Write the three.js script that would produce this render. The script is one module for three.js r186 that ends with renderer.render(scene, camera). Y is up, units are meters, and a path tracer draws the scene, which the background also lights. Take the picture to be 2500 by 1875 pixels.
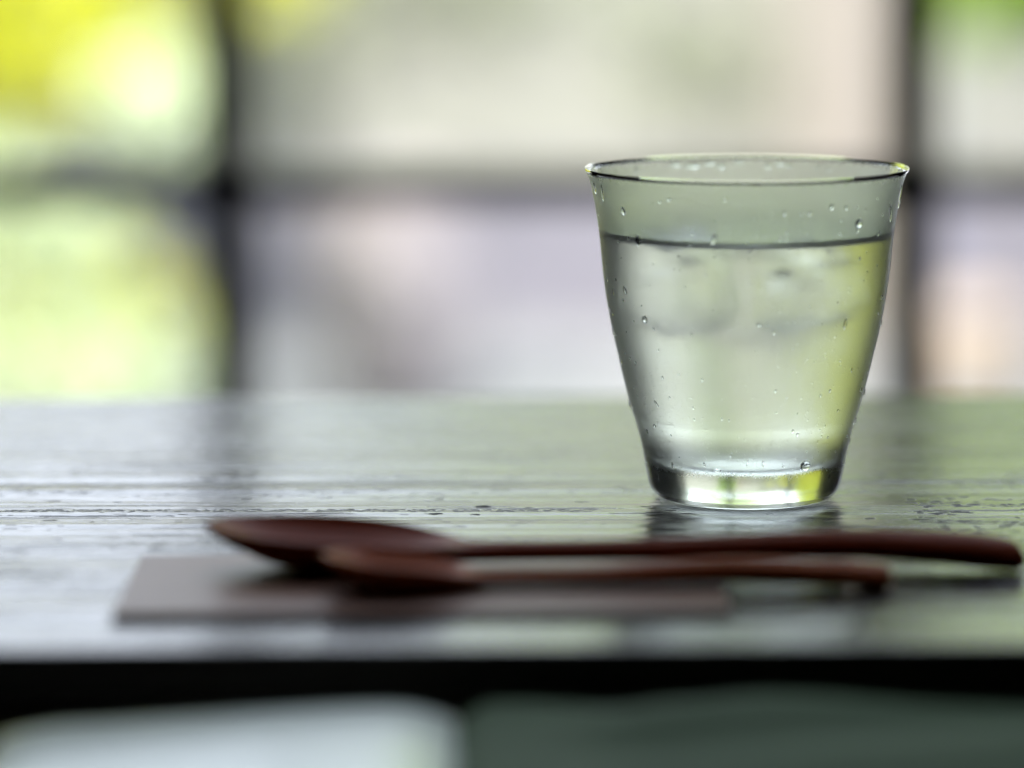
import * as THREE from 'three';
import { ImprovedNoise } from 'three/addons/math/ImprovedNoise.js';
import { RoundedBoxGeometry } from 'three/addons/geometries/RoundedBoxGeometry.js';
import { mergeGeometries, mergeVertices } from 'three/addons/utils/BufferGeometryUtils.js';

// ------------------------------------------------------------------ camera, sky, sun, exposure
const T = 0.72;                                     // height of the dark board's top
const CAM_H = T + 0.1477;
const scene = new THREE.Scene();
const camera = new THREE.PerspectiveCamera(13.76, 4 / 3, 0.05, 200);
camera.position.set(0, CAM_H, 0);
camera.rotation.order = 'YXZ';
camera.rotation.set(THREE.MathUtils.degToRad(-8.46), 0, THREE.MathUtils.degToRad(-0.25));
camera.focus = 0.79;
camera.userData.fStop = camera.getFocalLength() / 33;   // an aperture 33 mm across

const renderer = new THREE.WebGLRenderer();
renderer.toneMapping = THREE.LinearToneMapping;
renderer.toneMappingExposure = 3.45;
renderer.shadowMap.enabled = true;

{ // bright hazy sky, a little bluer overhead
  const W = 256, H = 128, d = new Float32Array(W * H * 4);
  for (let j = 0; j < H; j++) {
    const e = ((j + 0.5) / H - 0.5) * Math.PI, k = Math.max(0, Math.sin(e));
    for (let i = 0; i < W; i++) {
      const o = (j * W + i) * 4;
      const m = Math.pow(k, 0.6);
      d[o] = 0.98 - 0.26 * m; d[o + 1] = 1.05 - 0.22 * m; d[o + 2] = 1.13 - 0.12 * m; d[o + 3] = 1;
    }
  }
  const sky = new THREE.DataTexture(d, W, H, THREE.RGBAFormat, THREE.FloatType);
  sky.mapping = THREE.EquirectangularReflectionMapping;
  sky.magFilter = sky.minFilter = THREE.LinearFilter;
  sky.needsUpdate = true;
  scene.background = sky; scene.environment = sky;
}
const sun = new THREE.DirectionalLight(new THREE.Color(1, 0.95, 0.86), 2.6);
sun.position.set(-5, 8, 3.2); sun.target.position.set(0, 0, -5);
sun.shadow.radius = 3; sun.castShadow = true;
sun.shadow.mapSize.set(2048, 2048);
Object.assign(sun.shadow.camera, { left: -12, right: 12, top: 12, bottom: -12, near: 0.5, far: 40 });
scene.add(sun, sun.target);

// ------------------------------------------------------------------ helpers
const noise = new ImprovedNoise();
const N = (x, y, z = 0.37) => noise.noise(x, y, z);
function fbm(x, y, oct = 4, z = 0.37) { let s = 0, a = 0.5; for (let i = 0; i < oct; i++) { s += a * noise.noise(x, y, z + i * 7.3); x *= 2.03; y *= 2.03; a *= 0.5; } return s; }
function rng(seed) { let s = seed >>> 0; return () => { s = (s + 0x6d2b79f5) >>> 0; let t = s; t = Math.imul(t ^ (t >>> 15), t | 1); t ^= t + Math.imul(t ^ (t >>> 7), t | 61); return ((t ^ (t >>> 14)) >>> 0) / 4294967296; }; }
const smooth = (a, b, x) => { const t = Math.min(1, Math.max(0, (x - a) / (b - a))); return t * t * (3 - 2 * t); };
const lerp = (a, b, t) => a + (b - a) * t;
const used = {};
function numbered(n) { if (!(n in used)) { used[n] = 0; return n; } used[n]++; return `${n}_${String(used[n]).padStart(3, '0')}`; }
function mesh(name, geo, mat, parent = scene) {
  const o = new THREE.Mesh(geo, mat); o.name = parent === scene ? numbered(name) : name;
  o.castShadow = o.receiveShadow = true; parent.add(o); return o;
}
function tag(o, label, category, group) { o.userData.label = label; o.userData.category = category; if (group) o.userData.group = group; return o; }
function thing(name, label, category, pos = [0, 0, 0], group) { const g = new THREE.Group(); g.name = numbered(name); g.position.set(...pos); scene.add(g); return tag(g, label, category, group); }
function structure(name, geo, mat) { const o = mesh(name, geo, mat); o.userData.kind = 'structure'; return o; }
const rgb = (r, g, b) => new THREE.Color().setRGB(r, g, b);
const std = (c, roughness = 0.7, extra = {}) => new THREE.MeshStandardMaterial({ color: rgb(...c), roughness, ...extra });
const box = (w, h, d, x = 0, y = 0, z = 0, r = 0) => { const g = r ? new RoundedBoxGeometry(w, h, d, 3, r) : new THREE.BoxGeometry(w, h, d); g.translate(x, y, z); return g; };
function dataTex(w, h, fill, srgb = false) {         // fill(x, y) -> [r, g, b] 0..1
  const d = new Uint8Array(w * h * 4);
  for (let j = 0; j < h; j++) for (let i = 0; i < w; i++) { const c = fill(i, j), o = (j * w + i) * 4; for (let k = 0; k < 3; k++) d[o + k] = Math.max(0, Math.min(255, Math.round(255 * c[k]))); d[o + 3] = 255; }
  const t = new THREE.DataTexture(d, w, h, THREE.RGBAFormat); t.magFilter = THREE.LinearFilter; t.minFilter = THREE.LinearMipmapLinearFilter; t.wrapS = t.wrapT = THREE.RepeatWrapping;
  if (srgb) t.colorSpace = THREE.SRGBColorSpace; t.needsUpdate = true; return t;
}
const toS = (c) => (c <= 0.0031308 ? 12.92 * c : 1.055 * Math.pow(c, 1 / 2.4) - 0.055);
// a mottled colour texture that multiplies a base colour
function mottle(freqX, freqY, amp, size = 256, seed = 0) {
  return dataTex(size, size, (i, j) => { const u = i / size, v = j / size; // tileable by blending
    const f = (a, b) => fbm(a * freqX + seed, b * freqY + seed, 5);
    const m = lerp(lerp(f(u, v), f(u - 1, v), u), lerp(f(u, v - 1), f(u - 1, v - 1), u), v);
    const c = toS(Math.max(0, Math.min(1, 0.85 + amp * m))); return [c, c, c]; }, true);
}

// ------------------------------------------------------------------ the room round the camera (dark, behind and above)
const darkWood = std([0.03, 0.022, 0.017], 0.6);
structure('room_floor', box(4.6, 0.06, 4.4, 0, -0.01, 0.47), std([0.035, 0.026, 0.02], 0.55));
structure('room_ceiling', box(4.6, 0.08, 4.025, 0, 3.34, 0.6625), darkWood);
structure('room_wall_back', box(4.6, 3.28, 0.08, 0, 1.66, 2.63), darkWood);
structure('room_wall_left', box(0.08, 3.28, 4.21, -2.26, 1.66, 0.485), darkWood);
structure('room_wall_right', box(0.08, 3.28, 4.21, 2.26, 1.66, 0.485), darkWood);
structure('window_wall_left', box(1.78, 3.28, 0.08, -1.41, 1.66, -1.67), darkWood);
structure('window_wall_right', box(1.68, 3.28, 0.08, 1.46, 1.66, -1.67), darkWood);
structure('wall_below_window', box(1.14, 0.54, 0.08, 0.05, 0.29, -1.67), std([0.05, 0.04, 0.032], 0.7));

// ------------------------------------------------------------------ ground and garden outside
{
  const g = new THREE.PlaneGeometry(80, 80); g.rotateX(-Math.PI / 2); g.translate(0, -0.05, -20);
  const uv = g.attributes.uv; for (let i = 0; i < uv.count; i++) uv.setXY(i, uv.getX(i) * 40, uv.getY(i) * 40);
  structure('ground', g, std([0.29, 0.29, 0.28], 0.9, { map: mottle(8, 8, 0.5, 256, 3) }));
}
const plaster = mottle(6, 6, 0.35, 256, 11);
function wallUV(geo) { const p = geo.attributes.position, u = geo.attributes.uv; for (let i = 0; i < p.count; i++) u.setXY(i, p.getX(i) / 1.5, p.getY(i) / 1.5); return geo; }
{
  const w = thing('garden_wall', 'long cream plastered garden wall on a pale lavender grey plinth', 'wall', [0, -0.05, -7]);
  mesh('plinth', wallUV(box(14, 0.34, 0.22, 0, 0.17, 0.02)), std([0.205, 0.197, 0.235], 0.85, { map: plaster }), w);
  mesh('upper_wall', wallUV(box(14, 1.38, 0.16, 0, 1.03, 0)), std([0.315, 0.315, 0.278], 0.85, { map: plaster }), w);
  mesh('coping', box(14, 0.06, 0.26, 0, 1.75, 0, 0.012), std([0.3, 0.3, 0.29], 0.8), w);
}
{
  const p = thing('gate_post', 'square pinkish beige post standing before the cream wall', 'post', [0.70, -0.05, -6.78]);
  mesh('shaft', box(0.2, 1.15, 0.2, 0, 0.575, 0, 0.01), std([0.30, 0.265, 0.23], 0.8, { map: plaster }), p);
  mesh('cap', box(0.25, 0.06, 0.25, 0, 1.18, 0, 0.015), std([0.34, 0.3, 0.27], 0.8), p);
}
function pot(name, label, [x, z], prof, color, soil = true) {
  const p = thing(name, label, 'pot', [x, -0.05, z]);
  const pts = prof.map(([r, y]) => new THREE.Vector2(r, y));
  mesh('vessel', new THREE.LatheGeometry(pts, 48), std(color, 0.45, { side: THREE.DoubleSide }), p);
  const top = prof[prof.length - 3];
  if (soil) { const s = new THREE.CylinderGeometry(top[0] * 0.9, top[0] * 0.9, 0.01, 32); s.translate(0, top[1] - 0.05, 0); mesh('soil', s, std([0.03, 0.022, 0.015], 0.95), p); }
  return p;
}
pot('ceramic_urn', 'tall pale pink ceramic urn standing in front of the lavender plinth', [-0.206, -5.75], [[0.001, 0], [0.09, 0], [0.11, 0.02], [0.15, 0.14], [0.155, 0.26], [0.13, 0.38], [0.12, 0.41], [0.135, 0.44], [0.125, 0.44], [0.10, 0.36]], [0.31, 0.275, 0.285]);
pot('terracotta_pot', 'small orange terracotta pot on the pale ground beyond the right post', [0.86, -5.95], [[0.001, 0], [0.07, 0], [0.10, 0.13], [0.112, 0.13], [0.115, 0.17], [0.10, 0.17], [0.09, 0.10]], [0.50, 0.41, 0.33]);

// leaves: small folded blades spread through clumps of a crown
function leafCloud(seed, count, clumps, size) {
  const r = rng(seed), P = [], I = [];
  const v = new THREE.Vector3(), q = new THREE.Quaternion(), e = new THREE.Euler();
  const total = clumps.reduce((s, c) => s + c[3] * c[4] * c[5], 0);
  for (const [cx, cy, cz, rx, ry, rz] of clumps) {
    const n = Math.round(count * rx * ry * rz / total);
    for (let k = 0; k < n; k++) {
      let x, y, z; do { x = r() * 2 - 1; y = r() * 2 - 1; z = r() * 2 - 1; } while (x * x + y * y + z * z > 1);
      const s = size * (0.6 + 0.8 * r());
      e.set((r() - 0.5) * 2.2, r() * 6.283, (r() - 0.5) * 2.2); q.setFromEuler(e);
      const b = P.length / 3;
      for (const [a, c, d] of [[0, 0, 0], [0.32, 0.08, 0.45], [0, 0, 1], [-0.32, 0.08, 0.45]]) { v.set(a, c, d).multiplyScalar(s).applyQuaternion(q); P.push(cx + x * rx + v.x, cy + y * ry + v.y, cz + z * rz + v.z); }
      I.push(b, b + 1, b + 2, b, b + 2, b + 3);
    }
  }
  const g = new THREE.BufferGeometry(); g.setAttribute('position', new THREE.Float32BufferAttribute(P, 3)); g.setIndex(I); g.computeVertexNormals(); return g;
}
const leafMat = (c) => new THREE.MeshPhysicalMaterial({ color: rgb(...c), roughness: 0.95, transmission: 0.5, thickness: 0, side: THREE.DoubleSide, ior: 1.3 });
const bark = std([0.08, 0.065, 0.05], 0.9);
function limb(points, r0, r1) {
  const c = new THREE.CatmullRomCurve3(points.map((p) => new THREE.Vector3(...p))), g = new THREE.TubeGeometry(c, 16, 1, 8), p = g.attributes.position, v = new THREE.Vector3();
  for (let i = 0; i < p.count; i++) { const k = Math.floor(i / 9) / 16, o = c.getPointAt(Math.min(1, k)); v.fromBufferAttribute(p, i).sub(o).multiplyScalar(lerp(r0, r1, k)).add(o); p.setXYZ(i, v.x, v.y, v.z); }
  g.computeVertexNormals(); return g;
}
function tree(name, label, pos, trunkPts, limbs, cloud, mat, group) {
  const t = thing(name, label, 'tree', pos, group);
  mesh('trunk', limb(trunkPts, trunkPts.r || 0.05, 0.02), bark, t);
  for (const l of limbs) mesh('branch', limb(l, 0.018, 0.006), bark, t);
  mesh('crown', leafCloud(...cloud), mat, t);
  return t;
}
{ // yellow-green flowering bush to the left
  const tp = [[0, 0, 0], [0.02, 0.2, 0], [-0.03, 0.4, 0.03], [-0.05, 0.7, 0]]; tp.r = 0.03;
  const t = tree('flowering_bush', 'bright yellow green bush with pale flower heads beyond the left lattice post', [-1.25, -0.05, -5.1], tp,
    [[[0, 0.2, 0], [0.2, 0.4, 0.05], [0.5, 0.65, 0.1]], [[0, 0.3, 0], [-0.25, 0.6, 0], [-0.6, 0.75, 0.1]], [[-0.05, 0.4, 0], [0.2, 0.7, 0], [0.5, 0.85, 0.05]]],
    [21, 12000, [[0.90, 0.86, 0.1, 0.09, 0.12, 0.12], [0.36, 0.78, 0.1, 0.40, 0.2, 0.3], [0.05, 0.45, 0.1, 0.40, 0.24, 0.3], [0.55, 0.26, 0.05, 0.2, 0.16, 0.2], [-0.5, 0.6, 0, 0.55, 0.4, 0.4], [-1.3, 0.6, 0, 0.6, 0.45, 0.4]], 0.055], leafMat([0.66, 0.66, 0.03]));
  const petal = std([0.68, 0.76, 0.50], 0.8, { side: THREE.DoubleSide });
  for (const [x, y, z, r, seed] of [[0.735, 0.645, 0.42, 0.08, 5], [0.57, 0.44, 0.42, 0.12, 6], [0.46, 0.50, 0.45, 0.11, 7], [0.66, 0.24, 0.4, 0.12, 10], [0.44, 0.26, 0.4, 0.11, 11], [-0.2, 0.7, 0.4, 0.1, 8]]) { const f = mesh('flower_head', leafCloud(seed, 420, [[0, 0, 0, r, r * 0.85, r]], 0.035), petal, t); f.position.set(x, y, z); }
}
{ // tall yellow-green maple past the bush, seen through the water and in the glass
  const tp = [[0, 0, 0], [0.04, 0.7, 0], [-0.05, 1.5, 0], [0, 2.6, 0]]; tp.r = 0.07;
  tree('maple_tree', 'tall yellow green maple standing past the flowering bush, away from the urn', [-2.55, -0.05, -5.3], tp, [[[0, 0.9, 0], [0.5, 1.3, 0.1], [0.9, 1.6, 0.2]], [[0, 1.2, 0], [-0.5, 1.7, 0], [-0.9, 2.0, 0.2]]],
    [41, 6500, [[0.55, 1.35, 0, 0.72, 0.55, 0.5], [-0.6, 1.4, 0, 0.8, 0.6, 0.5], [0.3, 2.2, 0, 0.85, 0.55, 0.5], [-0.4, 2.8, 0, 0.8, 0.5, 0.5]], 0.1], leafMat([0.60, 0.64, 0.05]));
}
{ // thin climber on the wall
  const v = thing('wall_climber', 'sparse pale green climber on the cream wall between the bush and the urn', 'plant', [-0.45, -0.05, -6.86]);
  mesh('stem', limb([[0, 0, 0], [0.03, 0.4, 0], [-0.05, 0.8, 0.01], [0.1, 1.4, 0]], 0.008, 0.004), bark, v); mesh('stem', limb([[0, 0.5, 0], [0.25, 0.7, 0], [0.5, 0.85, 0.01], [0.9, 1.0, 0]], 0.006, 0.003), bark, v);
  mesh('leaves', leafCloud(45, 620, [[-0.05, 0.75, 0, 0.2, 0.25, 0.03], [0.35, 0.8, 0, 0.35, 0.16, 0.03], [0.9, 0.62, 0, 0.3, 0.12, 0.03], [0.1, 1.3, 0, 0.4, 0.3, 0.03]], 0.05), leafMat([0.42, 0.46, 0.30]), v);
}
{ // clipped shrub on a stem, upper right
  const tp = [[0, 0, 0], [0.01, 0.3, 0], [0, 0.6, 0], [0, 0.85, 0]]; tp.r = 0.016;
  tree('standard_shrub', 'green leafy shrub on a thin stem beyond the right lattice post', [0.88, -0.05, -5.4], tp, [[[0, 0.65, 0], [0.1, 0.8, 0.03], [0.18, 0.9, 0]]],
    [33, 4200, [[-0.02, 0.86, 0, 0.20, 0.17, 0.25], [0.16, 0.82, 0, 0.16, 0.14, 0.2], [0.1, 1.08, 0, 0.3, 0.2, 0.25]], 0.05], leafMat([0.34, 0.50, 0.05]));
}
// taller trees behind the wall: seen mirrored in the lacquered board
for (const [x, z, s, seed, label] of [[0.55, -8.6, 1, 51, 'tall light green tree rising behind the cream wall, opposite the urn'], [2.0, -8.9, 1.1, 52, 'broad light green tree behind the far end of the cream wall'], [-4.2, -8.4, 1.05, 53, 'light green tree behind the wall, past the yellow bush'], [1.2, -10.4, 1.35, 54, 'taller light green tree behind the gap between two trees'], [5.2, -7.9, 1.1, 55, 'light green tree at the far end of the hedge']]) {
  const tp = [[0, 0, 0], [0.05, 0.9 * s, 0], [-0.05, 1.8 * s, 0], [0, 3.2 * s, 0]]; tp.r = 0.09;
  tree('garden_tree', label, [x, -0.05, z], tp,
    [[[0, 1.2 * s, 0], [0.5, 1.6 * s, 0.2], [1.0, 1.9 * s, 0.2]], [[0, 1.3 * s, 0], [-0.5, 1.7 * s, 0], [-0.9, 2.0 * s, 0.2]], [[0, 1.9 * s, 0], [0.3, 2.3 * s, 0.1], [0.5, 2.6 * s, 0]]],
    [seed, 2000, [[0.6, 1.75 * s, 0, 0.9, 0.42, 0.6], [-0.6, 1.75 * s, 0, 0.85, 0.42, 0.6], [0.5, 2.5 * s, 0, 0.9, 0.4, 0.6], [-0.5, 2.6 * s, 0, 0.8, 0.4, 0.6], [0, 3.3 * s, 0, 0.9, 0.5, 0.6]], 0.12], leafMat([0.56, 0.66, 0.24]), 'trees behind the wall');
}

{ // clipped hedge behind the wall: it greens the board's far end by reflection
  const h = thing('tall_hedge', 'tall green hedge growing just behind the cream wall', 'hedge', [1.75, -0.05, -7.9]);
  for (let k = 0; k < 5; k++) mesh('stem', limb([[-2.2 + k * 1.1, 0, 0], [-2.15 + k * 1.1, 0.6, 0.05], [-2.2 + k * 1.1, 1.5, 0]], 0.04, 0.02), bark, h);
  mesh('foliage', leafCloud(61, 9000, [[-1.9, 1.5, 0, 0.62, 0.52, 0.3], [-1.0, 1.55, 0, 0.75, 0.5, 0.3], [0, 1.5, 0, 0.75, 0.55, 0.3], [1.0, 1.55, 0, 0.75, 0.5, 0.3], [2.0, 1.5, 0, 0.7, 0.52, 0.3]], 0.1), leafMat([0.17, 0.23, 0.08]), h);
}

// ------------------------------------------------------------------ wooden lattice in the window opening
{
  const L = thing('window_lattice', 'dark wooden window lattice of thin posts and rails behind the table', 'lattice', [0, 0.56, -1.67]);
  const m = std([0.022, 0.018, 0.015], 0.55);
  mesh('sill', box(1.136, 0.03, 0.1, 0.05, 0.015, 0, 0.004), m, L);
  const post = box(0.0255, 2.7, 0.03, 0, 1.38, 0, 0.001);
  for (let k = -1; k <= 2; k++) { const p = mesh('post', post, m, L); p.position.x = -0.1475 + k * 0.3585; p.rotation.z = 0.007; }
  for (const y of [0.1645, 0.66, 1.15, 1.65, 2.15]) mesh('rail', box(1.136, 0.018, 0.022, 0.05, y, 0.0005, 0.001), m, L);
}

// ------------------------------------------------------------------ the dark board (table)
const X0 = -0.62, X1 = 0.62, ZB = -0.9702, ZJ = -0.8177, ZF = -0.6290;
// worn, lacquered wood: colour, roughness and relief computed together over 0.4 x 0.4 m
const WN = 2048, woodC = new Float32Array(WN * WN), woodR = new Float32Array(WN * WN), woodB = new Float32Array(WN * WN);
{
  const r = rng(7);
  for (let j = 0; j < WN; j++) for (let i = 0; i < WN; i++) {
    const x = i / WN * 0.4, z = j / WN * 0.4, o = j * WN + i;
    const w = 0.0022 * N(x * 9, z * 22, 3.1);
    const a = N(x * 16, (z + w) * 260, 1.7), b = N(x * 40, (z + w) * 720, 5.2), c = N(x * 260, z * 900, 8.8);
    woodC[o] = 0.8 + 0.35 * a + 0.2 * b;
    woodR[o] = 0.17 + 0.05 * a + 0.05 * b + 0.12 * Math.abs(N(x * 22, z * 40, 9.1)) + 0.10 * Math.max(0, N(x * 9, z * 55, 12.3)) + 0.03 * c;
    woodB[o] = 0.6 + 0.09 * b + 0.05 * c;
  }
  const stamp = (x, z, lx, lz, depth, rough, dark) => {      // a pit or open pore, ragged along its length
    const ci = x / 0.4 * WN, cj = z / 0.4 * WN, hi = lx / 0.4 * WN, hj = lz / 0.4 * WN, ph = r() * 50;
    for (let j = Math.floor(cj - hj * 2); j <= cj + hj * 2; j++) for (let i = Math.floor(ci - hi); i <= ci + hi; i++) {
      const jj = (j + WN) % WN, ii = (i + WN) % WN;
      const du = (i - ci) / hi, dv = (j - cj) / hj + 0.7 * N(i * 0.11 + ph, j * 0.05, ph);
      const k = smooth(1.1, 0.6, Math.sqrt(du * du + dv * dv) + 0.5 * N(i * 0.3, j * 0.3, ph) + (lx > 0.007 ? 0.5 * N(i * 0.05, j * 0.2, ph + 3) : 0));
      if (k <= 0) continue; const o = jj * WN + ii;
      woodB[o] = lerp(woodB[o], 0.6 - depth, k); woodR[o] = lerp(woodR[o], rough, k); woodC[o] = lerp(woodC[o], dark, k);
    }
  };
  for (let k = 0; k < 5200; k++) { const z = r() * 0.4, x = r() * 0.4; if (N(x * 10, z * 70, 2.2) < -0.02) continue; stamp(x, z, 0.0006 + 0.004 * r() * r(), 0.0002 + 0.00015 * r(), 0.14 + 0.2 * r(), 0.5, 0.35); }
  for (let k = 0; k < 150; k++) { const z = 0.03 + 0.34 * r(); stamp(r() * 0.4, z, 0.008 + 0.03 * r() * r(), 0.0003 + 0.0007 * r(), 0.10 + 0.15 * r(), 0.34 + 0.2 * r(), 0.5); }   // long open grain
  // worn flecks: a band right of the glass, a band running in from the left, strays between (x + 0.2, z measured from 0.6)
  for (let k = 0; k < 900; k++) { const x = 0.30 + 0.13 * r() * (0.35 + 0.65 * r()), z = 0.172 + 0.030 * (r() + r() + r() - 1.5) * (0.5 + 0.5 * r()); if (N(x * 60, z * 190, 3.3) < -0.12) continue; stamp(x, z, 0.0005 + 0.0026 * r() * r(), 0.0003 + 0.0005 * r(), 0.4, 0.75, 0.25); }
  for (let k = 0; k < 700; k++) { const x = r() * 0.22, z = 0.182 + 0.004 * (r() - 0.5) - 0.02 * x; stamp(x, z, 0.0003 + 0.0015 * r() * r(), 0.0002 + 0.0004 * r(), 0.35, 0.65, 0.3); }
  for (let k = 0; k < 60; k++) stamp(r() * 0.4, 0.1 + r() * 0.14, 0.0006 + 0.002 * r(), 0.0004 + 0.0005 * r(), 0.45, 0.8, 0.25);
  stamp(0.1925, 0.184, 0.0021, 0.0015, 0.6, 0.9, 0.2); stamp(0.3, 0.166, 0.003, 0.0008, 0.6, 0.9, 0.2);
}
const woodTex = (f, srgb) => { const t = dataTex(WN, WN, (i, j) => f(j * WN + i), srgb); t.wrapS = t.wrapT = THREE.MirroredRepeatWrapping; return t; };
const boardMat = new THREE.MeshPhysicalMaterial({
  color: 0xffffff, metalness: 0, roughness: 1, ior: 1.55,
  map: woodTex((o) => { const k = Math.max(0.15, woodC[o]); return [toS(0.034 * k), toS(0.026 * k), toS(0.021 * k)]; }, true),
  roughnessMap: woodTex((o) => [0, woodR[o], 0]),
  bumpMap: woodTex((o) => [woodB[o], woodB[o], woodB[o]]), bumpScale: 0.0006,
});
function boardHeight(x, z) {                        // raised grain: long ridges along the board
  const d = -z, w = 0.004 * N(x * 5, d * 14, 1.1) + 0.0012 * N(x * 22, d * 60, 4.4);
  const near = smooth(0.84, 0.80, d);               // the far plank is smoother
  let h = 0.00055 * N(x * 1.2, (d + w) * 95, 2.5) + 0.00018 * N(x * 3, (d + w) * 240, 6.1);
  h *= 0.4 + 0.6 * near;
  return h + 0.0005 * N(x * 4, d * 9, 9.7);
}
function plank(zb, zf, seed, rb, rf) {
  const xs = []; for (let x = X0; x < -0.2; x += 0.03) xs.push(x); for (let x = -0.2; x < 0.2; x += 0.0018) xs.push(x); for (let x = 0.2; x < X1; x += 0.03) xs.push(x); xs.push(X1);
  const n = Math.round((zf - zb) / 0.0007), zs = []; for (let k = 0; k <= n; k++) zs.push(zb + (zf - zb) * k / n);
  const P = [], U = [], I = [], nx = xs.length, nz = zs.length, RM = 0.0016;
  for (const z of zs) for (const x of xs) {
    const e = Math.min(z - zb, zf - z), R = z - zb < zf - z ? rb : rf; let y = boardHeight(x + seed, z) * smooth(0, 0.003, e);
    if (e < R) y -= R - Math.sqrt(Math.max(0, R * R - (R - e) * (R - e)));
    P.push(x, y, z); U.push((x + 0.2) / 0.4, (-z - 0.6) / 0.4);
  }
  for (let j = 0; j < nz - 1; j++) for (let i = 0; i < nx - 1; i++) { const a = j * nx + i; I.push(a, a + nx, a + 1, a + 1, a + nx, a + nx + 1); }
  const g = new THREE.BufferGeometry(); g.setAttribute('position', new THREE.Float32BufferAttribute(P, 3)); g.setAttribute('uv', new THREE.Float32BufferAttribute(U, 2)); g.setIndex(I); g.computeVertexNormals();
  const body = new THREE.BoxGeometry(X1 - X0, 0.0105 - RM, zf - zb); body.translate(0, -(0.0105 + RM) / 2, (zb + zf) / 2);
  // drop the body's top face (the relief above replaces it)
  const bi = body.index.array, keep = []; for (let k = 0; k < bi.length; k++) if (!(k >= 12 && k < 18)) keep.push(bi[k]); body.setIndex(keep);
  return mergeGeometries([g, body]);
}
{
  const t = thing('wooden_table', 'dark lacquered wooden table top with worn raised grain', 'table', [0, T, 0]);
  mesh('plank', plank(ZB, ZJ - 0.00008, 0, 0.0016, 0.0005), boardMat, t);
  mesh('plank', plank(ZJ + 0.00008, ZF, 3.7, 0.0009, 0.0016), boardMat, t);
  for (const sx of [-1, 1]) {
    mesh('batten', box(0.05, 0.03, 0.3, sx * 0.5, -0.0256, -0.8, 0.002), darkWood, t);
    for (const z of [-0.68, -0.92]) mesh('leg', box(0.045, T - 0.0406 - 0.02, 0.045, sx * 0.5, -0.0406 - (T - 0.0606) / 2, z, 0.003), darkWood, t);
  }
}

// ------------------------------------------------------------------ lower table in front, with two cloths
{
  const t = thing('lower_table', 'dark lower table in front of the board edge', 'table', [0, T - 0.017, 0]);
  mesh('top', box(1.2, 0.025, 0.30, 0, -0.0125, -0.4745, 0.003), std([0.09, 0.10, 0.085], 0.4), t);
  for (const sx of [-1, 1]) for (const z of [-0.59, -0.34]) mesh('leg', box(0.04, T - 0.042 - 0.02, 0.04, sx * 0.56, -0.025 - (T - 0.062) / 2, z, 0.003), darkWood, t);
}
function cloth(xa, xb, za, zb, top, RX = 0.0022, nx = 160, nz = 50) {   // a soft sheet: top relief, rounded rim, flat underside on the table
  const P = [], I = [], U = [];
  for (let j = 0; j <= nz; j++) for (let i = 0; i <= nx; i++) {
    const u = i / nx, v = j / nz, x = lerp(xa, xb, u), z = lerp(za, zb, v);
    const fall = (e, R) => (e >= R ? 1 : Math.sqrt(Math.max(0, 1 - (1 - e / R) ** 2)));
    const k = fall(Math.min(z - za, zb - z), 0.0022) * fall(Math.min(x - xa, xb - x), RX);
    P.push(x, top(x, z) * (0.12 + 0.88 * k), z); U.push(x * 30, z * 30);
  }
  for (let j = 0; j < nz; j++) for (let i = 0; i < nx; i++) { const a = j * (nx + 1) + i; I.push(a, a + nx + 1, a + 1, a + 1, a + nx + 1, a + nx + 2); }
  const n = P.length / 3, rim = [];
  for (let i = 0; i <= nx; i++) rim.push(i); for (let j = 1; j <= nz; j++) rim.push(j * (nx + 1) + nx); for (let i = nx - 1; i >= 0; i--) rim.push(nz * (nx + 1) + i); for (let j = nz - 1; j > 0; j--) rim.push(j * (nx + 1));
  rim.forEach((r) => { P.push(P[r * 3], 0.0001, P[r * 3 + 2]); U.push(U[r * 2], U[r * 2 + 1]); });
  rim.forEach((r, k) => { const k2 = (k + 1) % rim.length; I.push(r, rim[k2], n + k, rim[k2], n + k2, n + k); });
  const g = new THREE.BufferGeometry(); g.setAttribute('position', new THREE.Float32BufferAttribute(P, 3)); g.setAttribute('uv', new THREE.Float32BufferAttribute(U, 2)); g.setIndex(I); g.computeVertexNormals(); return g;
}
const weave = dataTex(128, 128, (i, j) => { const v = 0.5 + 0.25 * Math.sin(i * Math.PI / 4) + 0.25 * Math.sin(j * Math.PI / 4); return [v, v, v]; });
{
  const a = mesh('folded_cloth', cloth(-0.1035, -0.0085, -0.6240, -0.36, (x, z) => 0.0046 + 0.0036 * smooth(-0.1035, -0.0135, x) + 0.0006 * N(x * 30, z * 25, 3), 0.018), new THREE.MeshPhysicalMaterial({ color: rgb(0.70, 0.77, 0.66), roughness: 0.3, ior: 1.8, bumpMap: weave, bumpScale: 0.00004 }));
  a.position.y = T - 0.017; tag(a, 'pale grey glossy folded cloth lying against the front of the table edge', 'cloth');
  const b = mesh('folded_cloth', cloth(-0.018, 0.30, -0.6237, -0.36, (x, z) => { const s = x * 0.42 + (z + 0.6) * 1.0; return lerp(0.003, 0.0082, smooth(-0.016, -0.004, x)) + 0.0020 * Math.sin(s * 130 + 4 * N(x * 8, z * 8, 2)) * smooth(0.0, 0.03, x) + 0.0008 * N(x * 18, z * 40, 7); }), std([0.050, 0.092, 0.036], 0.85, { bumpMap: weave, bumpScale: 0.0001 }));
  b.position.y = T - 0.017; tag(b, 'dark green folded cloth with soft creases against the front of the table edge', 'cloth');
}

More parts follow.
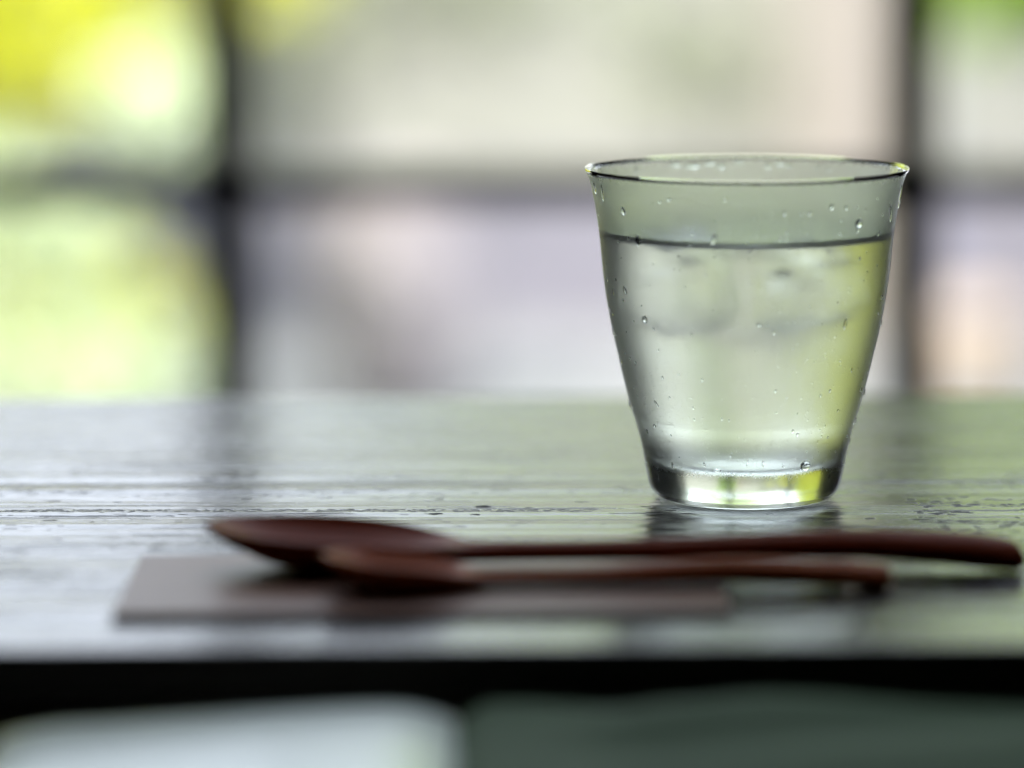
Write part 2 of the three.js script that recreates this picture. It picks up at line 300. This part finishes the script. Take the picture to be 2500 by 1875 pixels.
// ------------------------------------------------------------------ mat and two spoons
{
  const w = 0.131, d = 0.062, g = new RoundedBoxGeometry(w, 0.0014, d, 3, 0.0006), p = g.attributes.position, u = g.attributes.uv;
  for (let i = 0; i < p.count; i++) u.setXY(i, p.getX(i) / 0.12, p.getZ(i) / 0.03);
  const n = mesh('spoon_mat', g, new THREE.MeshPhysicalMaterial({ color: rgb(0.24, 0.115, 0.068), map: mottle(5, 24, 0.5, 256, 21), roughness: 0.42, specularIntensity: 0.6 }));
  n.position.set(-0.0195, T + 0.0010, -0.687); n.rotation.y = 0.01;
  tag(n, 'thin glossy brown mat lying under the two spoons', 'mat');
}
function spoonGeometry(keys, z0, z1) {               // keys: x, rim height, half width, top bulge, bottom bulge
  const xs = keys.map((k) => k[0]), NS = 180, NU = 20, P = [], I = [];
  const at = (x) => { let i = 0; while (i < xs.length - 2 && x > xs[i + 1]) i++; const t = (x - xs[i]) / (xs[i + 1] - xs[i]); return [1, 2, 3, 4].map((c) => { const p0 = keys[Math.max(0, i - 1)], p1 = keys[i], p2 = keys[i + 1], p3 = keys[Math.min(keys.length - 1, i + 2)];
    const m1 = (p2[c] - p0[c]) / (p2[0] - p0[0] || 1), m2 = (p3[c] - p1[c]) / (p3[0] - p1[0] || 1), h = p2[0] - p1[0], t2 = t * t, t3 = t2 * t;
    return (2 * t3 - 3 * t2 + 1) * p1[c] + (t3 - 2 * t2 + t) * h * m1 + (-2 * t3 + 3 * t2) * p2[c] + (t3 - t2) * h * m2; }); };
  const xa = xs[0], xb = xs[xs.length - 1];
  for (let s = 0; s <= NS; s++) {
    const x = lerp(xa, xb, s < 12 ? 0.06 * (1 - Math.cos(s / 12 * Math.PI / 2)) : 0.06 + 0.94 * (s - 12) / (NS - 12));
    const [y, w, a, b] = at(x), hw = Math.max(0.0004, w), zc = lerp(z0, z1, (x - xa) / (xb - xa));
    for (let k = 0; k < 2 * NU; k++) {
      const th = k / (2 * NU) * 2 * Math.PI, c = Math.cos(th), sn = Math.sin(th);
      const rim = 0.0005 * Math.min(1, hw / 0.004);
      const yy = sn >= 0 ? y + rim * sn ** 0.5 + a * Math.pow(sn, 1.4) : y - rim * Math.pow(-sn, 0.5) - b * Math.pow(-sn, 1.25);
      P.push(x, yy, zc + hw * c);
    }
  }
  const M = 2 * NU;
  for (let s = 0; s < NS; s++) for (let k = 0; k < M; k++) { const a = s * M + k, b = s * M + (k + 1) % M; I.push(a, b, a + M, b, b + M, a + M); }
  for (const s of [0, NS]) { const c0 = P.length / 3; let cy = 0, cz = 0; for (let k = 0; k < M; k++) { cy += P[(s * M + k) * 3 + 1] / M; cz += P[(s * M + k) * 3 + 2] / M; } P.push(P[s * M * 3], cy, cz); for (let k = 0; k < M; k++) { const a = s * M + k, b = s * M + (k + 1) % M; s ? I.push(a, b, c0) : I.push(b, a, c0); } }
  const g = new THREE.BufferGeometry(); g.setAttribute('position', new THREE.Float32BufferAttribute(P, 3)); g.setIndex(I); g.computeVertexNormals(); return g;
}
const lacquer = (c) => new THREE.MeshPhysicalMaterial({ color: rgb(...c), roughness: 0.5, specularIntensity: 0.08, clearcoat: 0.05, clearcoatRoughness: 0.04 });
{
  const a = mesh('wooden_spoon', spoonGeometry([[-0.0690, 0.0118, 0.0006, 0, 0.0004], [-0.0645, 0.0115, 0.0085, -0.0014, 0.0032], [-0.052, 0.0108, 0.0150, -0.0055, 0.0078], [-0.039, 0.0100, 0.0168, -0.0066, 0.0081], [-0.025, 0.0088, 0.0140, -0.0046, 0.0063], [-0.0145, 0.0074, 0.0075, -0.0008, 0.0042], [-0.007, 0.0055, 0.0042, 0.0014, 0.0022], [0.03, 0.0055, 0.0038, 0.0018, 0.0020], [0.074, 0.0066, 0.0052, 0.0025, 0.0028], [0.096, 0.0056, 0.0064, 0.0031, 0.0034], [0.107, 0.0046, 0.0066, 0.0031, 0.0036], [0.1135, 0.0037, 0.0056, 0.0024, 0.0029], [0.1155, 0.0026, 0.0020, 0.0008, 0.0012]], -0.7025, -0.7035), lacquer([0.20, 0.030, 0.006]));
  a.position.y = T; tag(a, 'large dark red lacquered wooden spoon with its handle curved down at the end', 'spoon');
  const b = mesh('wooden_spoon', spoonGeometry([[-0.0416, 0.0100, 0.0006, 0, 0.0004], [-0.038, 0.0098, 0.0058, -0.001, 0.0028], [-0.028, 0.0090, 0.0105, -0.0044, 0.0068], [-0.018, 0.0078, 0.0096, -0.0038, 0.0056], [-0.010, 0.0056, 0.0052, -0.0004, 0.0032], [-0.004, 0.0042, 0.0033, 0.0012, 0.0016], [0.02, 0.0042, 0.0032, 0.0016, 0.0017], [0.045, 0.0050, 0.0038, 0.0021, 0.0023], [0.068, 0.0040, 0.0045, 0.0022, 0.0024], [0.0815, 0.0030, 0.0048, 0.0021, 0.0023], [0.0828, 0.0029, 0.0038, 0.0013, 0.0014]], -0.6765, -0.684), lacquer([0.32, 0.065, 0.012]));
  b.position.y = T; tag(b, 'small dark red lacquered wooden spoon resting its bowl on the brown mat', 'spoon');
}

// ------------------------------------------------------------------ the tumbler of iced water
const GX = 0.0590, GZ = -0.797;
const OUT = [[0, 0.0012], [16, 0.0012], [19.0, 0.0006], [20.6, 0.0001], [21.8, 0.0003], [22.9, 0.0009], [23.9, 0.0020], [24.5, 0.0033], [24.95, 0.0052], [25.5, 0.008], [26.0, 0.0115], [27.4, 0.0172], [29.5, 0.0240], [31.1, 0.0300], [32.5, 0.0360], [33.8, 0.0415], [34.7, 0.0460], [35.5, 0.0505], [36.4, 0.0572], [37.2, 0.0655], [38.2, 0.0725], [39.4, 0.0785], [40.5, 0.0816], [40.95, 0.0826]].map(([r, y]) => new THREE.Vector2(r / 1000, y));
const outer = new THREE.SplineCurve(OUT.slice(6)).getPoints(150);
const outR = (h) => { let i = 1; while (i < outer.length - 1 && outer[i].y < h) i++; const a = outer[i - 1], b = outer[i]; return lerp(a.x, b.x, (h - a.y) / (b.y - a.y)); };
const wallT = (h) => lerp(0.0022, 0.0013, smooth(0.01, 0.05, h));
const FLOOR = 0.0086, LEVEL = 0.0655;
const inR = (h) => outR(h) - wallT(h);
const inner = [];                                    // from the rim down to the centre of the inside floor
for (let h = 0.0820; h > FLOOR + 0.012; h -= 0.0005) inner.push(new THREE.Vector2(inR(h), h));
{ const r1 = inR(FLOOR + 0.012); for (let a = 0; a <= 12; a++) { const t = a / 12 * Math.PI / 2; inner.push(new THREE.Vector2(r1 - 0.012 + 0.012 * Math.cos(t), FLOOR + 0.012 - 0.012 * Math.sin(t))); } inner.push(new THREE.Vector2(r1 * 0.45, FLOOR - 0.0003), new THREE.Vector2(0, FLOOR - 0.0004)); }
const rim = []; { const a = outer[outer.length - 1], b = inner[0], cx = (a.x + b.x) / 2, cy = (a.y + b.y) / 2, R = a.distanceTo(b) / 2, t0 = Math.atan2(a.y - cy, a.x - cx), t1 = Math.atan2(b.y - cy, b.x - cx); for (let k = 1; k < 10; k++) { const t = lerp(t0, t1, k / 10); rim.push(new THREE.Vector2(cx + R * Math.cos(t), cy + R * Math.sin(t))); } }
function lathe(pts, flip = false) {
  const g = new THREE.LatheGeometry(pts, 160), p = g.attributes.position, u = g.attributes.uv;
  for (let i = 0; i < p.count; i++) u.setXY(i, u.getX(i), p.getY(i) / 0.09);
  return g;
}
// condensation: fine beads that roughen the outside between the clear rim and the clear foot
const FW = 2048, FH = 1024;
const fr = rng(17), beads = new Float32Array(FW * FH);
for (let k = 0; k < 26000; k++) {
  const ci = fr() * FW, cj = fr() * FH, R = 0.8 + 1.9 * fr() * fr() * fr() + (fr() < 0.015 ? 2.2 * fr() : 0), sy = FH / 0.09 / (FW / 0.22);
  for (let j = Math.floor(cj - R * sy - 1); j <= cj + R * sy + 1; j++) { if (j < 0 || j >= FH) continue; for (let i = Math.floor(ci - R - 1); i <= ci + R + 1; i++) { const d = ((i - ci) / R) ** 2 + ((j - cj) / (R * sy)) ** 2; if (d < 1) { const o = j * FW + (i + FW) % FW; beads[o] = Math.max(beads[o], Math.sqrt(1 - d) * Math.min(1, R / 4)); } } }
}
const drops = [[-0.94, 0.0775, 0.5, 1.9, 14], [-0.98, 0.0782, 0.5, 1.3, 10], [-0.83, 0.0738, 0.6, 0.9, -20], [-0.76, 0.0668, 0.7, 1.1, 0], [-0.82, 0.0672, 0.3, 0.4, 0], [-0.28, 0.0682, 0.6, 1.2, 24], [0.17, 0.0745, 0.4, 0.5, 0], [0.28, 0.0742, 0.3, 0.3, 0], [0.33, 0.0743, 0.4, 0.4, 0], [0.47, 0.0757, 0.5, 0.6, 10], [0.57, 0.0752, 0.45, 0.5, 0], [0.67, 0.0712, 0.95, 1.0, 30], [0.905, 0.0726, 0.45, 2.3, -28], [0.97, 0.0768, 0.4, 1.9, -15], [0.985, 0.0742, 0.5, 1.3, -6], [0.83, 0.0678, 0.25, 0.45, 0],
  [-0.54, 0.0775, 0.5, 0.35, 0], [-0.6, 0.0768, 0.35, 0.3, 0], [-0.87, 0.0540, 0.5, 0.9, -30], [-0.95, 0.0530, 0.3, 0.9, 20], [-0.98, 0.0555, 0.4, 0.5, 0], [-0.76, 0.0475, 0.7, 0.8, 20], [-0.995, 0.0420, 0.35, 0.9, 0], [-0.985, 0.0352, 0.35, 0.8, 0], [0.65, 0.0465, 0.45, 1.2, 0], [0.93, 0.0515, 0.35, 0.5, 0], [0.99, 0.0440, 0.35, 0.6, 0], [0.998, 0.0262, 0.5, 0.9, 0], [-0.998, 0.0235, 0.5, 1.0, 0], [0.965, 0.0275, 0.4, 0.9, 0], [0.975, 0.0197, 0.5, 0.8, -10], [0.99, 0.0140, 0.4, 0.9, 0], [-0.78, 0.0262, 0.3, 0.9, -35], [-0.84, 0.0202, 0.5, 0.4, 0], [-0.92, 0.0180, 0.3, 0.6, 0], [0.52, 0.0112, 1.3, 1.1, 0], [-0.33, 0.0105, 0.7, 0.4, 0], [-0.45, 0.0118, 0.25, 0.5, 0], [0.1, 0.0123, 0.25, 0.7, -10], [-0.05, 0.0125, 0.2, 0.7, 5], [0.3, 0.0115, 0.25, 0.4, 0], [-0.75, 0.0105, 0.3, 0.7, 0], [-0.9, 0.0065, 0.35, 0.8, 0], [0.8, 0.0070, 0.3, 0.8, 0], [0.62, 0.0300, 0.3, 0.4, 0], [-0.4, 0.0335, 0.3, 0.4, 0], [0.35, 0.0205, 0.3, 0.45, 0], [0.02, 0.0475, 0.5, 0.4, 0], [0.78, 0.0345, 0.35, 0.5, 0]];
{ const r = rng(71); for (let k = 0; k < 110; k++) { const h = 0.010 + 0.069 * r(), w = 0.14 + 0.3 * r() * r(); drops.push([Math.sin((r() - 0.5) * 3.0), h, w, w * (0.8 + 1.0 * r() * r()), 0]); } }
const wetted = new Float32Array(FW * FH);             // under a bead the film is whole and the glass clear
for (const [sn, h, w, l, lean] of drops) {
  const a = Math.asin(sn), r = outR(h), cx = a / (2 * Math.PI) * FW, cy = h / 0.09 * FH, mx = 2 * Math.PI * r / FW * 1000, my = 90 / FH, c = Math.cos(lean * Math.PI / 180), n = Math.sin(lean * Math.PI / 180), m = Math.max(w, l) * 1.6;
  for (let j = Math.floor(cy - m / my); j <= cy + m / my; j++) for (let i = Math.floor(cx - m / mx); i <= cx + m / mx; i++) { if (j < 0 || j >= FH) continue; const X = (i - cx) * mx, Y = (j - cy) * my, u = (X * c - Y * n) / (w * 1.15), v = (X * n + Y * c) / (l * 1.15), o = j * FW + (i + 2 * FW) % FW; wetted[o] = Math.max(wetted[o], smooth(1.25, 0.95, Math.hypot(u, v))); }
}
const frostAt = (i, j) => { const h = j / FH * 0.09, u = i / FW, e = 0.0016 * fbm(u * 40, h * 300, 3, 2.2) + 0.0012 * N(u * 300, h * 900, 1.2);
  return smooth(0.0822, 0.0795, h + e) * smooth(0.0060, 0.0130, h + e); };
const frostRough = dataTex(FW, FH, (i, j) => { const f = frostAt(i, j), g = 0.06 * N(i * 0.23, j * 0.23, 4) + 0.10 * fbm(i / FW * 14, j / FH * 9, 3, 5.5); return [0, lerp(0.20 + f * (0.18 + g), 0.02, wetted[j * FW + i]), 0]; });
const frostBump = dataTex(FW, FH, (i, j) => { const f = frostAt(i, j), o = j * FW + i, v = beads[o] * (0.15 + 0.85 * f) * 0.8 + 0.1 * f * (0.5 + 0.5 * N(i * 0.45, j * 0.45, 6)), q = v * (1 - wetted[o]); return [q, q, q]; });
const glassBase = { color: rgb(0.935, 0.987, 0.895), metalness: 0, transmission: 1, thickness: 0.002, ior: 1.5 };
const frosted = new THREE.MeshPhysicalMaterial({ ...glassBase, roughness: 1, roughnessMap: frostRough, bumpMap: frostBump, bumpScale: 0.00019 });
const clear = new THREE.MeshPhysicalMaterial({ ...glassBase, roughness: 0.0 });
const foot = OUT.slice(0, 7);
const kWater = inner.findIndex((p) => p.y < LEVEL);
const yTop = LEVEL + 0.0021;                          // the water climbs the wall a little
const kMen = inner.findIndex((p) => p.y < yTop);
const menP = new THREE.Vector2(inR(yTop), yTop);
const tumbler = thing('glass_tumbler', 'clear flared glass tumbler beaded with condensation, holding iced water', 'glass', [GX, T + 0.0003, GZ]);
tumbler.scale.set(0.99, 1.012, 0.99);
mesh('outer_wall', lathe(outer), frosted, tumbler);
mesh('rim_and_inside', lathe([outer[outer.length - 1], ...rim, ...inner.slice(0, kMen), menP]), clear, tumbler);
mesh('foot', lathe(foot), clear, tumbler);
// beads and runs of water on the outside: angle from the side facing the viewer, height, width, length, lean (mm, degrees)
const dropGeo = new THREE.SphereGeometry(1, 20, 14);
const dropMat = new THREE.MeshPhysicalMaterial({ color: 0xffffff, transmission: 1, thickness: 0.001, roughness: 0.02, ior: 1.33 });
const behind = [[-0.42, 0.0806, 1.6, 0.5, 80], [-0.30, 0.0801, 2.0, 0.6, 90], [-0.18, 0.0806, 1.5, 0.45, 95], [-0.10, 0.0799, 1.0, 0.6, 60], [0.02, 0.0808, 1.2, 0.35, 90], [0.22, 0.0800, 0.6, 0.8, 20], [0.30, 0.0806, 1.2, 0.4, 85], [0.36, 0.0802, 0.5, 0.6, 0], [-0.70, 0.0800, 0.5, 0.5, 0], [0.55, 0.0801, 0.4, 0.5, 0], [0.62, 0.0797, 0.35, 0.5, 0]];   // beads inside the far wall under the rim
for (const [s, h, w, l, lean, inside] of [...drops, ...behind.map(([s, h, w, l]) => [s, h, w, l, 0, true])]) {
  const d = mesh('water_droplet', dropGeo, dropMat, tumbler), a = inside ? Math.PI - Math.asin(s) : Math.asin(Math.max(-1, Math.min(1, s))), r = inside ? inR(h) - 0.0002 : outR(h);
  const out = new THREE.Vector3(Math.sin(a), 0, Math.cos(a)), slope = (outR(h + 0.001) - outR(h - 0.001)) / 0.002;
  const nrm = out.clone().add(new THREE.Vector3(0, -slope, 0)).normalize(), side = new THREE.Vector3(Math.cos(a), 0, -Math.sin(a)), up = nrm.clone().cross(side).normalize();
  const q = new THREE.Quaternion().setFromRotationMatrix(new THREE.Matrix4().makeBasis(side, up, nrm));
  d.quaternion.copy(q).multiply(new THREE.Quaternion().setFromAxisAngle(new THREE.Vector3(0, 0, 1), -lean * Math.PI / 180));
  d.position.set(out.x * r, h, out.z * r).addScaledVector(nrm, 0.00004); d.scale.set(w * 1.15 / 1000, l * 1.15 / 1000, Math.min(w, l) * 0.8 / 1000);
}

// water: its upper face with a meniscus, and its face against the glass (glass over water, 1.5 / 1.33)
{
  const w = thing('drinking_water', 'clear cold water filling most of the tumbler', 'water', [GX, T + 0.0003, GZ]);
  w.scale.set(0.99, 1.012, 0.99);
  const top = [menP.clone()];
  for (let k = 1; k <= 24; k++) { const d = 0.006 * (k / 24) ** 1.6; top.push(new THREE.Vector2(menP.x - d, LEVEL + 0.0021 * Math.exp(-d / 0.0014))); }
  top.push(new THREE.Vector2(0.015, LEVEL), new THREE.Vector2(0, LEVEL));
  mesh('water_surface', lathe(top), new THREE.MeshPhysicalMaterial({ color: 0xffffff, transmission: 1, thickness: 0.05, roughness: 0, ior: 1.33 }), w);
  mesh('water_body', lathe([menP, ...inner.slice(kMen)]), new THREE.MeshPhysicalMaterial({ color: 0xffffff, transmission: 1, thickness: 0.05, roughness: 0, ior: 1.128 }), w);
}
// ice: worn cubes afloat; below the water line ice meets water (1.33 / 1.31 and a rough skin), above it air
const iceWet = new THREE.MeshPhysicalMaterial({ color: 0xffffff, transmission: 1, thickness: 0.02, roughness: 0.12, ior: 1.036 });
const iceDry = new THREE.MeshPhysicalMaterial({ color: 0xffffff, transmission: 1, thickness: 0.02, roughness: 0.08, ior: 1.31 });
const airMat = new THREE.MeshPhysicalMaterial({ color: 0xffffff, transmission: 1, thickness: 0.001, roughness: 0.1, ior: 1.31 });
const flipFaces = (g) => { const ix = g.index.array; for (let i = 0; i < ix.length; i += 3) { const t = ix[i]; ix[i] = ix[i + 1]; ix[i + 1] = t; } return g; };
for (const [x, y, z, s, rx, ry, rz, seed, label] of [[-0.0155, 0.0568, 0.008, 0.021, 0.2, 0.5, 0.15, 1, 'worn ice cube afloat in the water on the spoon bowl side'], [0.0125, 0.0562, 0.011, 0.0205, -0.2, 1.0, 0.25, 2, 'melting ice cube tilted in the water on the spoon handle side'], [0.004, 0.0530, -0.016, 0.021, 0.3, 0.2, -0.2, 3, 'ice cube afloat behind the other two in the water']]) {
  const cube = thing('ice_cube', label, 'ice', [GX + x, T + y, GZ + z], 'ice in the tumbler'); cube.rotation.set(rx, ry, rz); cube.updateMatrixWorld();
  let g = new RoundedBoxGeometry(s, s, s * 0.95, 12, s * 0.26); g.deleteAttribute('uv'); g.deleteAttribute('normal'); g = mergeVertices(g, 1e-6);
  const p = g.attributes.position, v = new THREE.Vector3();
  for (let i = 0; i < p.count; i++) { v.fromBufferAttribute(p, i); const k = 1 + 0.24 * N(v.x * 110 + seed * 9, v.y * 110, v.z * 110) + 0.10 * N(v.x * 330 + seed, v.y * 330, v.z * 330); p.setXYZ(i, v.x * k, v.y * k, v.z * k); }
  g.computeVertexNormals();
  const wet = [], dry = [], ix = g.index.array, LV = T + 0.0003 + 1.012 * LEVEL;
  for (let i = 0; i < ix.length; i += 3) { let c = 0; for (let k = 0; k < 3; k++) c += v.fromBufferAttribute(p, ix[i + k]).applyMatrix4(cube.matrixWorld).y / 3; (c > LV ? dry : wet).push(ix[i], ix[i + 1], ix[i + 2]); }
  const gw = g.clone(); gw.setIndex(wet); flipFaces(gw); const nm = gw.attributes.normal; for (let i = 0; i < nm.count; i++) nm.setXYZ(i, -nm.getX(i), -nm.getY(i), -nm.getZ(i));
  mesh('wet_ice', gw, iceWet, cube);
  if (dry.length) { const gd = g.clone(); gd.setIndex(dry); mesh('dry_ice', gd, iceDry, cube); }
  const r = rng(90 + seed), cracks = [];
  for (let k = 0; k < 16; k++) {                      // trapped air: flat cracks and small bubbles
    const flat = k < 6, c = new THREE.SphereGeometry(1, 10, 7); c.deleteAttribute('uv');
    const a = (flat ? 0.0018 + 0.0026 * r() : 0.00015 + 0.0002 * r()), b = flat ? 0.00007 : a;
    c.scale(a, b, flat ? a * (0.12 + 0.2 * r()) : a); c.rotateX(r() * 6); c.rotateY(r() * 6); c.translate((r() - 0.5) * s * 0.62, (r() - 0.5) * s * 0.62, (r() - 0.5) * s * 0.6);
    c.attributes.normal.array.forEach((q, i2, arr) => { arr[i2] = -q; }); cracks.push(flipFaces(c));
  }
  const air = mesh('trapped_air', mergeGeometries(cracks), airMat, cube); air.userData.kind = 'stuff';
}

renderer.render(scene, camera);
